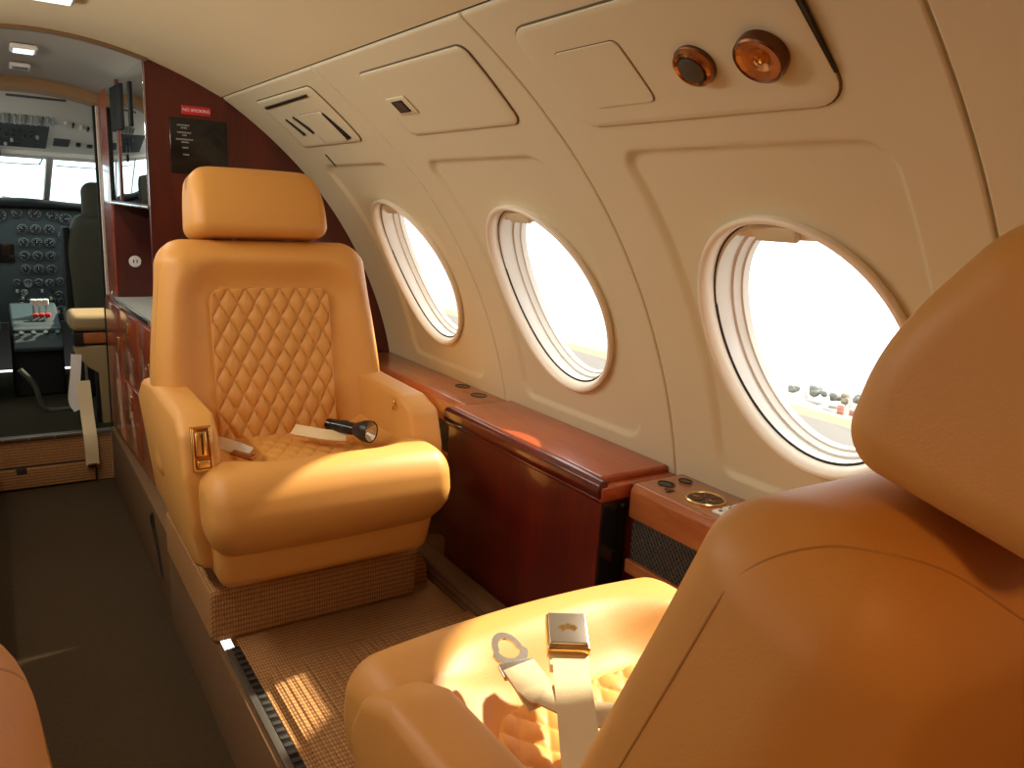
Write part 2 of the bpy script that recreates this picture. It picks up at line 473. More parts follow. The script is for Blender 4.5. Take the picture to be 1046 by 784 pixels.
# ------------------------------------------------------------------ floors
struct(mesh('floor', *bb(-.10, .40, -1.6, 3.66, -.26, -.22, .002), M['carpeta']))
struct(mesh('floor', *bb(.405, 1.22, -1.6, 2.60, -.03, 0., .002), M['carpet']))
struct(mesh('floor', *bb(-.95, -.07, -1.6, 3.6, -.03, 0., .002), M['carpets']))
struct(mesh('baseboard_right', *bb(.362, .374, -1.6, 2.27, -.24, -.004, .002), M['carpets']))
struct(mesh('baseboard_left', *bb(-.075, -.065, -1.6, 3.6, -.24, .0, .002), M['carpets']))
struct(mesh('wall_right', *bb(1.075, 1.10, -1.6, 2.60, 0., .46, .002), M['mahogd']))
struct(mesh('wall_left', *bb(-.93, -.90, -1.6, 2.62, 0., .46, .002), M['wall']))
struct(mesh('wall_back', *bb(-1.0, 1.3, -1.64, -1.60, -.24, 1.45, .002), M['cherry']))
# carpeted duct cover along the wall foot
poly = [(.935, 0), (.945, .045), (.96, .052), (.99, .052), (1.005, .04), (1.073, .035), (1.073, 0)]
struct(mesh('baseboard_right', *prism(poly, -.2, 1.95, frame((0, 0, 0), (1, 0, 0), (0, 0, 1), (0, 1, 0)), .004, 2), M['carpets']))

t = thing('seat_track', 'silver floor rail with black slot along the aisle edge of the platform', 'rail', (.387, .72, 0))
mesh('rail', *bb(.372, .386, -.2, 1.655, -.02, .003, .001), M['alu'], t)
mesh('slot', *bb(.386, .404, -.2, 1.66, -.02, .001, .001), M['black'], t)
V, F = join(*[bb(.3865, .4035, y, y+.012, -.01, .004, .002, K=1) for y in np.arange(.55, 1.64, .024)])
mesh('track_lip', V, F, M['gapd'], t)

# ribbed mat
def matf(x, y, z):
    if z > .004:
        d = -sdrr(x, y, .425, .99, .35, 1.54, .05)
        z = .010+.0045*abs(math.sin((x-.43)*PI/.0155))*sst(0., .02, d)
    d = sdrr(x, y, .425, .99, .35, 1.54, .05)
    if d > 0:
        cx, cy = .7075, .945
        x -= (1 if x > cx else -1)*d*.75; y -= (1 if y > cy else -1)*d*.75
    return x, y, z
o = mesh('floor_mat', *bb(.425, .99, .35, 1.54, .0, .012, .003, (190, 30, 1), 1, matf), M['carpet'])
tag(o, 'tan ribbed carpet mat on the raised floor in front of the near seat', 'mat')

# carpeted block behind the front seat, carrying the cabinet
o = mesh('carpeted_step', *bb(.367, .98, 2.27, 3.56, -.22, .028, .006), M['carpets'])
tag(o, 'low tan carpeted step along the aisle under the red wood cabinet', 'step')
o = mesh('side_slot', *ribbon(smoothpath([(.3645, 2.56, .0), (.360, 2.53, -.03), (.361, 2.47, -.09), (.3635, 2.42, -.155)]), (0, 1, .5), .022, .003), M['black'])  # dark ribbon stands in for a slot opening in the side panel
tag(o, 'thin black slot on the side of the carpeted aisle step', 'strap')

def plinth(y0, y1, label, x0=.352, x1=.868):
    t = thing('seat_plinth', label, 'plinth', ((x0+x1)/2, (y0+y1)/2, 0))
    mesh('carpet_cover', *bb(x0, x1, y0, y1, 0., .132, .014, (8, 8, 1), 3), M['carpet'], t)
    mesh('side_ramp', *prism([(x1-.008, 0), (x1-.008, .112), (x1+.03, .10), (x1+.055, .05), (x1+.06, 0)], y0+.05, y1-.02, frame((0, 0, 0), (1, 0, 0), (0, 0, 1), (0, 1, 0)), .004, 2), M['carpet'], t)
plinth(1.69, 2.24, 'woven tan carpeted plinth under the far seat that faces us')
struct(mesh('floor', *bb(.41, .868, .02, .62, 0., .132, .014, (8, 8, 1), 3), M['carpet']))
struct(mesh('floor', *bb(-.50, -.11, .06, .66, 0., .132, .014, (8, 8, 1), 3), M['carpet']))

# ------------------------------------------------------------------ seats
def make_seat(loc, rotz, rec, aisle, label, armdz=-.022, sides=(-1, 1), bt=.470, hdv=0., hs=1., ht=0., hu=.011):
    """local axes: +y = the way the sitter faces; hinge of the backrest at y=0, z=.43"""
    t = thing('passenger_seat', label, 'seat', loc, rotz, 'tan leather passenger seats')
    L = M['leather']; A = math.radians(rec)
    BM = frame((0, 0, .43), (1, 0, 0), (0, math.cos(A), math.sin(A)), (0, -math.sin(A), math.cos(A)))  # (u, w, v)
    def put(name, vf, m, parent=t, ang=50): return mesh(name, *vf, m, parent, ang=ang, world=False)
    IU, IV0, IV1 = .152, -.09, .345
    def fb(u, w, v):
        v -= (.47-bt)*sst(.25, .47, v)
        wid = 1+.115*sst(.46, .08, v)+.0*v
        if w > -.075:
            k = sst(-.075, -.03, w)
            sd = sdrr(u, v, -IU, IU, IV0, IV1, .035)
            w += k*(-.022+.040*sst(-.002, .085, sd)-.022*sst(.05, .13, sd)*0)
            w -= k*.02*sst(.40, .47, v)
        else:
            k = sst(-.075, -.15, w)
            w -= k*.030*(1-(u/.29)**2)*(1-((v-.15)/.36)**2)
            w += sst(-.06, -.15, w)*.020*sst(.25, .47, v)
        u *= wid
        return u, w, v
    put('backrest', xf(rbox((0, -.075, .165), (.526, .15, .61), .064, (44, 2, 56), 9, fb), BM), L)
    # stitched seam over the back shell
    from mathutils.bvhtree import BVHTree
    bvf = rbox((0, -.075, .165), (.526, .15, .61), .064, (44, 2, 56), 9, fb)
    tree_ = BVHTree.FromPolygons([Vector(v) for v in bvf[0]], bvf[1])
    half_ = [(-.31, -.03, -.10), (-.31, -.03, .15), (-.30, -.03, .32), (-.28, -.035, .42), (-.245, -.06, .475), (-.19, -.10, .48), (-.13, -.155, .455), (-.065, -.2, .425)]
    path = smoothpath(half_+[(0, -.2, .415)]+[(-a_, b_, c_) for a_, b_, c_ in reversed(half_)], 10)
    sn = [tree_.find_nearest(p)[0] for p in path]
    for _ in range(6): sn = [sn[0]]+[(sn[i-1]+sn[i]*2+sn[i+1])/4 for i in range(1, len(sn)-1)]+[sn[-1]]
    put('back_seam', xf(tube(sn, .0010, 6), BM), M['leather_d'])
    # quilted insert
    def quilt(n, m, u0, u1, v0, v1, r, cell, base, amp, side=.020):
        V = []; F = []
        for j in range(m+1):
            for i in range(n+1):
                u = u0+(u1-u0)*i/n; v = v0+(v1-v0)*j/m
                p = u/cell[0]+v/cell[1]; q = u/cell[0]-v/cell[1]
                pf = (abs(math.sin(PI*p))*abs(math.sin(PI*q)))
                h = base+amp*(pf**.36)
                sd = sdrr(u, v, u0, u1, v0, v1, r)
                h -= side*sst(-.007, .004, sd)
                V.append((u, h, v))
        for j in range(m):
            for i in range(n):
                a = j*(n+1)+i; F.append((a, a+1, a+n+2, a+n+1))
        return V, F
    q = quilt(140, 200, -IU-.004, IU+.004, IV0, IV1+.004, .035, (.0432, .077), -.023, .013)
    bq = put('back_quilt', xf(q, BM), L, ang=80)
    pp = [(-IU, IV0+.06)]+[(-IU, IV1-.035+0*i) for i in range(1)]+[(-IU+.035-.035*math.cos(PI/2*i/6), IV1-.035+.035*math.sin(PI/2*i/6)) for i in range(1, 7)]
    pp += [(-u_, v_) for u_, v_ in reversed(pp)]
    put('insert_piping', xf(tube([(u_, -.0195, v_) for u_, v_ in pp], .0028, 8), BM), L)
    # headrest
    def fh(u, w, v):
        k = (v-.481)/.178
        u *= 1-.06*k*k
        e = max(0., (abs(u)-.10)/.08)
        v -= .020*min(e, 1.1)**2.2*sst(.55, 1., k)
        w += (-.045*sst(.25, 1.1, k)**1.2 if w > -.06 else .004*sst(.5, 1., k))
        w += .010*(1-(u/.19)**2)*(1 if w > -.06 else -1)
        v = .475+(v-.481)*hs+hdv; q = math.radians(ht)
        w, v = -.07+(w+.07)*math.cos(q)+(v-.56)*math.sin(q), .56+(v-.56)*math.cos(q)-(w+.07)*math.sin(q)
        return u+hu, w, v
    put('headrest', xf(rbox((0, -.072, .570), (.342, .160, .178), .032, (24, 8, 16), 7, fh), BM), L)
    for s in (-1, 1):
        put('headrest_post', xf(lathe([(.007, .44), (.007, .53)], 12, frame((s*.07, -.075, 0), (1, 0, 0), (0, 1, 0), (0, 0, 1))), BM), M['chrome'])
    # cushion
    def fc(x, y, z):
        if z > .34:
            k = sst(.34, .41, z)
            sd = sdrr(x, y, -.158, .158, -.2, .262, .07)
            z += k*(-.058+.058*sst(-.004, .10, sd)-.012*sst(.36, .44, y))
            z -= k*(.006+.010*(x/.27)**2)
        if y > .30:
            y -= .030*sst(.34, .24, z)-.012*sst(.42, .34, z)*sst(.22, .34, z)+.010*(x/.27)**2
            z += .012*sst(.34, .26, z)
        x *= 1-.06*sst(.34, .25, z)-.045*sst(.25, -.02, y)
        return x, y, z
    put('seat_cushion', rbox((0, .185, .348), (.548, .50, .215), .046, (48, 44, 4), 7, fc), L)
    V, F = quilt(120, 120, -.160, .160, -.09, .265, .07, (.0432, .070), .003, .007, .024)
    put('seat_quilt', ([(u, v, .386+h) for u, h, v in V], F), L, ang=80)
    # under-seat apron
    put('apron', rbox((0, .072, .232), (.505, .61, .125), .026, (6, 6, 1), 4, lambda x, y, z: (x*(1-.05*sst(.24, .17, z)), y-.02*sst(.24, .17, z)*(y > 0), z)), L)
    # arms with side shells
    prof = [(-.26, .20), (.20, .168), (.30, .205), (.325, .31), (.316, .43+armdz*.3), (.285, .53+armdz), (.22, .556+armdz), (-.06, .562+armdz), (-.20, .550+armdz), (-.26, .50+armdz)]
    arms = {}
    for s in sides:
        a, b = (.222, .302) if s > 0 else (-.302, -.222)
        V, F = prism(prof, a, b, frame((0, 0, 0), (0, 1, 0), (0, 0, 1), (1, 0, 0)), .017, 5)
        def fa(x, y, z): return (x-s*.035*sst(.40, .17, z)-s*.012*sst(.52+armdz, .58+armdz, z), y, z)
        arms[s] = put('armrest', ([fa(*v) for v in V], F), L, ang=35)
    # gold buckle stowage plate on the aisle arm's front face
    s = aisle; ar = arms.get(s)
    if armdz < -.03: return t
    PM = frame((s*.262, .3035, .478), (1, 0, 0), (0, -.21, .978), (0, .978, .21))
    fr = join(bb(-.021, -.015, -.047, .047, 0, .008, .002), bb(.015, .021, -.047, .047, 0, .008, .002), bb(-.021, .021, .041, .047, 0, .008, .002), bb(-.021, .021, -.047, -.041, 0, .008, .002))
    pl = put('stowage_plate', xf(fr, PM), M['gold'], ar)
    put('plate_back', xf(bb(-.016, .016, -.042, .042, .0005, .003, .001), PM), M['bronze'], ar)
    put('latch', xf(join(bb(-.010, .013, -.016, .036, .003, .010, .003), bb(-.013, .013, -.040, -.024, .003, .012, .003)), PM), M['gold'], ar)
    put('latch_slot', xf(bb(-.0025, .0015, -.012, .030, .010, .0106, .0003), PM), M['black'], ar)
    # small hook on the inner face of the other arm
    s = -aisle
    HM = frame((s*.222, .205, .505), (0, 1, 0), (0, 0, 1), (-s, 0, 0))
    hk = join(xf(tube(smoothpath([(-.006, -.010, .0), (-.006, -.010, .006), (0, -.012, .009), (.006, -.006, .008), (.006, .008, .007), (0, .012, .006)], 5), .0022, 8), HM),
              lathe([(.006, .0), (.006, .002), (.003, .003)], 16, HM))
    put('coat_hook', hk, M['gold'], arms[s])
    return t
make_seat((.594, 1.935, .010), PI, 11, 1, 'tan leather seat facing us with a diamond quilted back, by the forward windows')
make_seat((.608, .447, 0), 0, 20, -1, 'big tan leather seat seen from behind in the right foreground', -.07, (-1, 1), .452, -.012, 1.02, 7., -.003)
make_seat((-.262, .495, 0), 0, 19, -1, 'tan leather seat across the aisle, only its corner in view at lower left', -.09, (-1,))

# ------------------------------------------------------------------ belts, flashlight
t = thing('seat_belt', 'cream lap belt with a square gold buckle lying on the near seat cushion', 'seat belt', (.60, .72, .45), 0, 'lap belts on the near seat')
P = [(0.555, 0.666, 0.468), (0.538, 0.639, 0.462), (0.515, 0.601, 0.452), (0.482, 0.549, 0.443), (0.448, 0.496, 0.441), (0.415, 0.446, 0.441), (0.390, 0.401, 0.441)]
mesh('webbing', *ribbon(smoothpath(P), (1, -.62, .02), .044, .002), M['webbing'], t)
BMx = Matrix.Translation((.577, .702, .474)) @ Matrix.Rotation(math.radians(-32), 4, 'Z') @ Matrix.Rotation(math.radians(16), 4, 'X')
b = mesh('buckle', *xf(bb(-.027, .027, -.030, .030, -.008, .010, .003), BMx), M['gold'], t)
mesh('buckle_flap', *xf(bb(-.0245, .0245, -.024, .0275, .010, .0145, .0018), BMx), M['silver'], b)
em = join(*[xf(bb(-.004, .004, -.004, .004, 0, .0006, .0002), BMx @ Matrix.Translation((x, y, .0145)) @ Matrix.Rotation(PI/4, 4, 'Z')) for x, y in ((0, .004), (-.007, .001), (.007, .001))])
mesh('emblem', *em, M['gold'], b)
mesh('stitched_end', *xf(bb(-.025, .025, -.055, -.028, -.004, .001, .001), BMx), M['webbing'], t)

t = thing('seat_belt', 'cream lap belt half with a metal tongue, lying crossed under the buckle strap', 'seat belt', (.62, .70, .45), 0, 'lap belts on the near seat')
P = [(0.490, 0.666, 0.462), (0.494, 0.641, 0.458), (0.515, 0.616, 0.450), (0.545, 0.586, 0.444), (0.590, 0.561, 0.442), (0.650, 0.531, 0.440), (0.710, 0.491, 0.440)]
mesh('webbing', *ribbon(smoothpath(P), [(.8, .35, .1)]*9+[(.5, .8, .1)]*60, .042, .002), M['webbing'], t)
TM = Matrix.Translation((.494, .713, .474)) @ Matrix.Rotation(math.radians(-8), 4, 'Z') @ Matrix.Rotation(math.radians(14), 4, 'X')
ring = []
for i in range(28):
    a = 2*PI*i/28
    ring.append(((.024 if math.sin(a) < 0 else .019)*math.cos(a), .028*math.sin(a), 0))
L = []
for k in range(28):
    x, y, z = ring[k]
    L.append([(x, y, -.0015), (x, y, .0015), (x*.60, y*.60+.001, .0015), (x*.60, y*.60+.001, -.0015)])
L.append(L[0])
V, F = loft(L)
tp = mesh('tongue', *xf((V, F), TM), M['silver'], t)
mesh('tongue_bar', *xf(bb(-.024, .024, -.044, -.022, -.003, .004, .002), TM), M['silver'], t)
mesh('webbing_fold', *xf(ribbon([(0, -.030, .003), (.004, -.055, .002), (.010, -.085, -.006)], (1, 0, 0), .044, .004), TM), M['webbing'], t)

t = thing('seat_belt', 'folded cream belt end with dark metal tip on the left of the far seat cushion', 'seat belt', (.42, 1.74, .43))
mesh('webbing', *ribbon(smoothpath([(.385, 1.80, .45), (.405, 1.765, .452), (.43, 1.735, .447), (.452, 1.715, .438)]), (.3, .6, .7), .028, .004), M['white'], t)
mesh('tongue', *xf(bb(-.026, .026, -.014, .014, -.003, .004, .002), frame((.437, 1.712, .436), (.75, -.6, -.2), (.6, .78, 0), (0, 0, 1))), M['bronze'], t)
t = thing('seat_belt', 'cream belt webbing lying beside the flashlight on the far seat', 'seat belt', (.63, 1.80, .43))
mesh('webbing', *ribbon(smoothpath([(.60, 1.865, .437), (.625, 1.82, .439), (.655, 1.79, .437), (.70, 1.765, .435)]), (.5, .6, .6), .030, .005), M['webbing'], t)

t = thing('flashlight', 'black flashlight with a chrome reflector lying on the far seat cushion', 'flashlight', (.70, 1.76, .45))
d = Vector((.50, -.866, .02)).normalized(); a = Vector((0, 0, 1)); b_ = a.cross(d).normalized(); a = d.cross(b_)
FM = frame((.672, 1.820, .455), b_, a, d)
mesh('barrel', *lathe([(.012, 0), (.0155, .003), (.0155, .018), (.0145, .019), (.0145, .022), (.016, .023), (.016, .080), (.014, .083), (.014, .088), (.018, .092)], 28, FM), M['blackgloss'], t)
mesh('head', *lathe([(.016, .088), (.019, .095), (.0265, .115), (.0275, .118), (.0275, .134), (.0255, .136), (.0240, .134), (.0235, .128)], 28, FM, True, False), M['black'], t, ang=25)
V, F = lathe([(.0245, .1335), (.016, .126), (.006, .118), (.003, .120)], 10, FM, False, True)
mesh('reflector', V, F, M['silver'], t, smooth=False)
mesh('lens', *lathe([(.0245, .1338), (.0245, .1352)], 28, FM), G_CABIN, t)
mesh('switch', *xf(rbox((0, .016, .055), (.009, .004, .018), .002), FM), M['black'], t)

# ------------------------------------------------------------------ side ledges and credenza
def ledge(y0, y1, label, gy0, gy1):
    t = thing('side_ledge', label, 'ledge', (1.13, (y0+y1)/2, .40))
    zz = frame((0, 0, 0), (1, 0, 0), (0, 0, 1), (0, 1, 0))
    mesh('top_board', *prism([(1.056, .398), (1.056, .456), (1.066, .470), (1.204, .470), (1.215, .44), (1.08, .43), (1.072, .398)], y0, y1, zz, .004, 3), M['cherry2'], t)
    g = mesh('grille', *bb(1.068, 1.072, gy0, gy1, .305, .398, .001), M['grilled'], t)
    parts = []
    n = int((gy1-gy0)/.0115)
    for i in range(n+9):
        ya = gy0+i*.0115-.1
        for sg in (1, -1):
            p0 = [ya, .306]; p1 = [ya+.092*sg*.8, .397]
            if sg < 0: p0[0] += .092*.8; p1[0] = p0[0]-.092*.8
            lo, hi = gy0, gy1
            # clip to the grille opening
            (yA, zA), (yB, zB) = p0, p1
            if max(yA, yB) < lo or min(yA, yB) > hi: continue
            def at(y): return zA+(zB-zA)*(y-yA)/(yB-yA)
            ya2, yb2 = min(max(yA, lo), hi), min(max(yB, lo), hi)
            if abs(ya2-yb2) < .004: continue
            parts.append(tube([(1.067, ya2, at(ya2)), (1.067, yb2, at(yb2))], .0017, 5))
    V, F = join(*parts); mesh('grille_wires', V, F, M['grille'], g)
    mesh('lower_rail', *bb(1.058, 1.074, y0, y1, .275, .305, .003), M['cherry2'], t)
    return t
lr = ledge(-.2, 1.118, 'cherry wood ledge with a brass cup holder beside the near seat', -.15, 1.112)
lf = ledge(1.812, 2.612, 'cherry wood ledge beside the far seat with two dark cup wells', 1.82, 2.60)

def cup(parent, x, y, r, gold=True, rx=None):
    Mx = Matrix.Translation((x, y, .470))
    if gold:
        h = mesh('cup_holder', *lathe([(r*.86, -.002), (r, .0005), (r*1.0, .002), (r*.93, .004), (r*.86, .002), (r*.84, -.001)], 40, Mx, False), M['gold'], parent)
        mesh('cup_well', *lathe([(r*.86, .0015), (r*.80, .0008), (r*.3, .0006), (.001, .0006)], 40, Mx), M['blackgloss'], h)
        sp = []
        for k in range(6):
            a = k*PI/3+.3
            sp.append(xf(bb(-.0015, .0015, .006, r*.78, .0008, .003, .0006), Mx @ Matrix.Rotation(a, 4, 'Z')))
        mesh('cup_grip', *join(*sp), M['bronze'], h)
    else:
        mesh('ashtray', *lathe([(r, 0), (r, .0015), (r*.9, .002), (r*.88, .0008), (.001, .0006)], 32, Mx @ Matrix.Diagonal((1, 1.25, 1, 1))), M['blackgloss'], parent)
cup(lr, 1.130, .983, .040)
cup(lr, 1.121, 1.082, .016, False)
cup(lr, 1.172, 1.078, .013, False)
mesh('arrow_button', *prism([(-.010, -.008), (.012, -.006), (.002, .012)], 0, .002, frame((1.096, 1.052, .470), (1, 0, 0), (0, 1, 0), (0, 0, 1)), .0005, 1), M['black'], lr)
for k in range(3):
    x, y = 1.100+.0275*k, .918
    b = mesh('switch_button', *bb(x-.0105, x+.0105, y-.013, y+.013, .469, .475, .003), M['white'], lr)
    mesh('switch_mark', *bb(x-.003, x+.003, y-.004, y+.004, .475, .4756, .0002), M['gapd'], b)
cup(lf, 1.172, 2.015, .022, False); cup(lf, 1.158, 1.895, .023, False)

t = thing('table_cabinet', 'glossy mahogany table stowage cabinet under the middle window', 'cabinet', (1.06, 1.46, 0))
mesh('body', *bb(1.002, 1.074, 1.143, 1.790, .0, .428, .003), M['mahog'], t)
mesh('end_panel', *bb(1.006, 1.070, 1.1385, 1.146, .02, .424, .002), M['blackgloss'], t)
zz = frame((0, 0, 0), (1, 0, 0), (0, 0, 1), (0, 1, 0))
mesh('lid', *prism([(.996, .430), (.996, .462), (1.206, .462), (1.206, .430)], 1.136, 1.797, zz, .004, 3), M['cherry'], t)
mesh('lid_panel', *bb(1.010, 1.203, 1.158, 1.790, .458, .477, .007, K=4), M['cherry'], t)
prof = [(.990, .438), (.986, .452), (.989, .468), (.998, .476), (1.008, .477), (1.014, .470), (1.014, .44)]
mesh('front_rail', *prism(prof, 1.138, 1.794, zz, .0025, 2), M['mahog'], t)
mesh('front_rail', *bb(.994, 1.004, 1.142, 1.792, .4285, .437, .002), M['mahog'], t)
mesh('end_screw', *lathe([(.004, 0), (.004, .002), (.001, .003)], 12, frame((1.058, 1.1385, .416), (1, 0, 0), (0, 0, 1), (0, -1, 0))), M['screw'], t)

# ------------------------------------------------------------------ overhead service panels (curved plates lying on the side wall)
def plate(name, poly, h0, h1, m, parent=None, rings=10, lip=.0025):
    cy = sum(p[0] for p in poly)/len(poly); cs = sum(p[1] for p in poly)/len(poly)
    def L(k, h): return [SP(cy+(y-cy)*k, min(cs+(s-cs)*k, S_TOP), h) for y, s in poly]
    loops = [L(1, h0), L(1, h1-lip*.5)] + [L(1-.012, h1)] + [L(1-.012-(.97)*(i/rings), h1) for i in range(1, rings+1)]
    V, F = loft(loops, True, False, True)
    return mesh(name, V, F, m, parent, ang=50)
def rrect(y0, y1, s0, s1, r, n=6, skew=0.):
    P = []
    for (cx, cy, a) in ((y1-r, s0+r, -PI/2), (y1-r, s1-r, 0), (y0+r, s1-r, PI/2), (y0+r, s0+r, PI)):
        for i in range(n+1):
            b = a+PI/2*i/n; P.append((cx+r*math.cos(b), cy+r*math.sin(b)))
    # densify straight runs
    Q = []
    for i, p in enumerate(P):
        q = P[(i+1) % len(P)]; d = math.hypot(q[0]-p[0], q[1]-p[1]); m = max(1, int(d/.02))
        for k in range(m): Q.append((p[0]+(q[0]-p[0])*k/m, p[1]+(q[1]-p[1])*k/m))
    return [(y+skew*(s-s0), s) for y, s in Q]
def grow(R, d): return (R[0]-d, R[1]+d, R[2]-d, R[3]+d)
def service(y0, y1, z0, z1, r, label, skew=0.):
    s0, s1 = s_of_z(z0), s_of_z(z1)
    t = thing('service_panel', label, 'panel', SP((y0+y1)/2, (s0+s1)/2, 0), 0, 'overhead service panels')
    mp = plate('panel', rrect(y0, y1, s0, s1, r, skew=skew), .0002, .0050, M['wall'], t)
    mesh_g = plate('gasket', rrect(y0-.0026, y1+.0026, s0-.0026, s1+.0026, r+.002, skew=skew), .0002, .0022, M['seamb'], t)
    return t
def door(parent, name, y0, y1, z0, z1, r, h=.0066, skew=0.):
    s0, s1 = s_of_z(z0), s_of_z(z1)
    d = plate(name, rrect(y0, y1, s0, s1, r, skew=skew), .003, h+.0008, M['wall'], parent, 6)
    plate('door_gap', rrect(y0-.0014, y1+.0014, s0-.0014, s1+.0014, r, skew=skew), .003, .0058, M['seamb'], d, 6)
    return d
def fixture(name, label, cat, y, z, h=.0056):
    s = s_of_z(z); n = SN(s)
    t = thing(name, label, cat, SP(y, s, h))
    return t, frame(SP(y, s, h), (0, 1, 0), ST(s), n)

p3 = service(.575, 1.062, 1.141, 1.264, .040, 'cream overhead panel with two round bronze fittings above the near window')
door(p3, 'mask_door', .860, 1.000, 1.166, 1.233, .012)
s0, s1 = s_of_z(1.17), s_of_z(1.268)
plate('open_gap', [(.5745, s0), (.5725, s0), (.566, s1), (.5755, s1)], 0, .0048, M['black'], p3, 3)
t, Mx = fixture('air_gasper', 'oval bronze fitting with a grey mesh centre, left of two on the overhead panel', 'air vent', .754, 1.197)
Mx = Mx @ Matrix.Scale(1.22, 4)
mesh('ring', *lathe([(.0225, 0), (.0235, .004), (.0225, .009), (.0195, .011), (.0165, .009), (.016, .006)], 40, Mx, False), M['bronze'], t)
mesh('rim', *lathe([(.0245, 0), (.0248, .003), (.0230, .0045)], 40, Mx, False), M['bronzed'], t)
mesh('nozzle', *lathe([(.0168, .005), (.0155, .0105), (.012, .0125), (.004, .013), (.001, .013)], 36, Mx), M['grille'], t)
t, Mx = fixture('reading_light', 'round copper reading light with faceted reflector, right of two on the overhead panel', 'light', .648, 1.197)
Mx = Mx @ Matrix.Scale(1.28, 4)
mesh('rim', *lathe([(.0255, 0), (.0262, .006), (.0255, .011), (.0238, .0125), (.022, .011)], 40, Mx, False), M['bronzed'], t)
V, F = lathe([(.0235, .0115), (.0185, .0095), (.014, .0085), (.008, .004), (.004, .004)], 14, Mx, False, True)
mesh('reflector', V, F, M['copper'], t, smooth=False)
mesh('bulb', *lathe([(.005, .004), (.006, .008), (.004, .012), (.001, .013)], 16, Mx), M['gold'], t)
mesh('lens', *lathe([(.0225, .0118), (.0225, .0126)], 32, Mx), G_CABIN, t)

p2 = service(1.222, 1.664, 1.156, 1.264, .022, 'cream overhead panel with a small black switch above the middle window', -.12)
t, Mx = fixture('call_switch', 'small black rocker switch on the middle overhead panel', 'switch', 1.577, 1.209)
mesh('escutcheon', *xf(rbox((0, 0, .0015), (.088, .046, .003), .0014, K=2), Mx), M['wall'], t)
mesh('frame', *xf(join(bb(-.024, .024, .0115, .0155, .003, .0055, .0008), bb(-.024, .024, -.0155, -.0115, .003, .0055, .0008), bb(-.024, -.019, -.0155, .0155, .003, .0055, .0008), bb(.019, .024, -.0155, .0155, .003, .0055, .0008)), Mx), M['black'], t)
mesh('rocker', *xf(rbox((0, 0, .0035), (.036, .022, .004), .001), Mx), M['grille'], t)

p1 = service(1.945, 2.400, 1.156, 1.268, .020, 'cream overhead panel with slits and an ajar flap above the forward window', -.10)
door(p1, 'mask_door', 2.015, 2.185, 1.163, 1.226, .010, .007)
def slit(y0, z0, y1, z1, w0, w1, parent):
    a, b = s_of_z(z0), s_of_z(z1); dy, ds = y1-y0, b-a; l = math.hypot(dy, ds); ny, ns = -ds/l, dy/l
    P = [(y0+ny*w0, a+ns*w0), (y0-ny*w0, a-ns*w0), ((y0+y1)/2-ny*(w0+w1)/2, (a+b)/2-ns*(w0+w1)/2), (y1-ny*w1, b-ns*w1), (y1+ny*w1, b+ns*w1), ((y0+y1)/2+ny*(w0+w1)/2, (a+b)/2+ns*(w0+w1)/2)]
    plate('slit', P, .002, .0090, M['black'], parent, 4)
slit(2.295, 1.224, 2.275, 1.186, .004, .009, p1)
slit(2.225, 1.226, 2.195, 1.188, .004, .009, p1)
slit(2.010, 1.222, 2.000, 1.166, .002, .014, p1)
slit(2.345, 1.254, 1.985, 1.257, .004, .003, p1)
o = mesh('vent_slit', *xf(bb(-.004, .004, -.022, .022, 0, .002, .0008), frame(SP(2.285, s_of_z(1.118), .0), (0, 1, 0), ST(s_of_z(1.118)), SN(s_of_z(1.118)))), M['black'])
tag(o, 'tiny dark slit in the side wall under the forward overhead panel', 'slit')

# ------------------------------------------------------------------ forward bulkhead with placards
pl = [(.412, 0), (1.24, 0), (1.24, .44)]+[(float(np.interp(s, _s, _x))+.03, float(np.interp(s, _s, _z))+.01) for s in np.linspace(.02, S_TOP, 24)]+[(.53, 1.35), (.417, 1.388), (.412, 1.389)]
struct(mesh('wall_front', *prism(pl, 2.622, 2.645, frame((0, 0, 0), (1, 0, 0), (0, 0, 1), (0, 1, 0))), M['mahogd'], smooth=False))
TX = lambda x, z: frame((x, 2.6165, z), (1, 0, -.0), (0, 0, 1), (0, -1, 0))
t = thing('no_smoking_sign', 'small red no smoking sign on the dark wood bulkhead', 'sign', (.551, 2.62, 1.246))
mesh('plate', *bb(.510, .594, 2.617, 2.622, 1.234, 1.259, .001), M['red'], t)
text('lettering', 'NO SMOKING', .0125, TX(.552, 1.2465), M['textw'], t)
t = thing('placard', 'black placard with faint lines of print beside the headrest', 'sign', (.55, 2.62, 1.15))
mesh('plate', *bb(.474, .640, 2.617, 2.622, 1.060, 1.222, .002), M['blackgloss'], t)
k = 0
for (z, w, c) in ((1.201, .040, 0), (1.1935, .018, 0), (1.180, .044, .002), (1.1725, .016, .002), (1.160, .050, .001), (1.152, .024, .003), (1.136, .022, .004), (1.116, .018, .004)):
    V, F = join(*[bb(.515+c-w/2+i*.0045, .515+c-w/2+i*.0045+.0032, 2.6162, 2.6172, z-.0022, z+.0022, .0002, K=1) for i in range(int(w/.0045))])
    mesh('print_line', V, F, M['textg'], t)

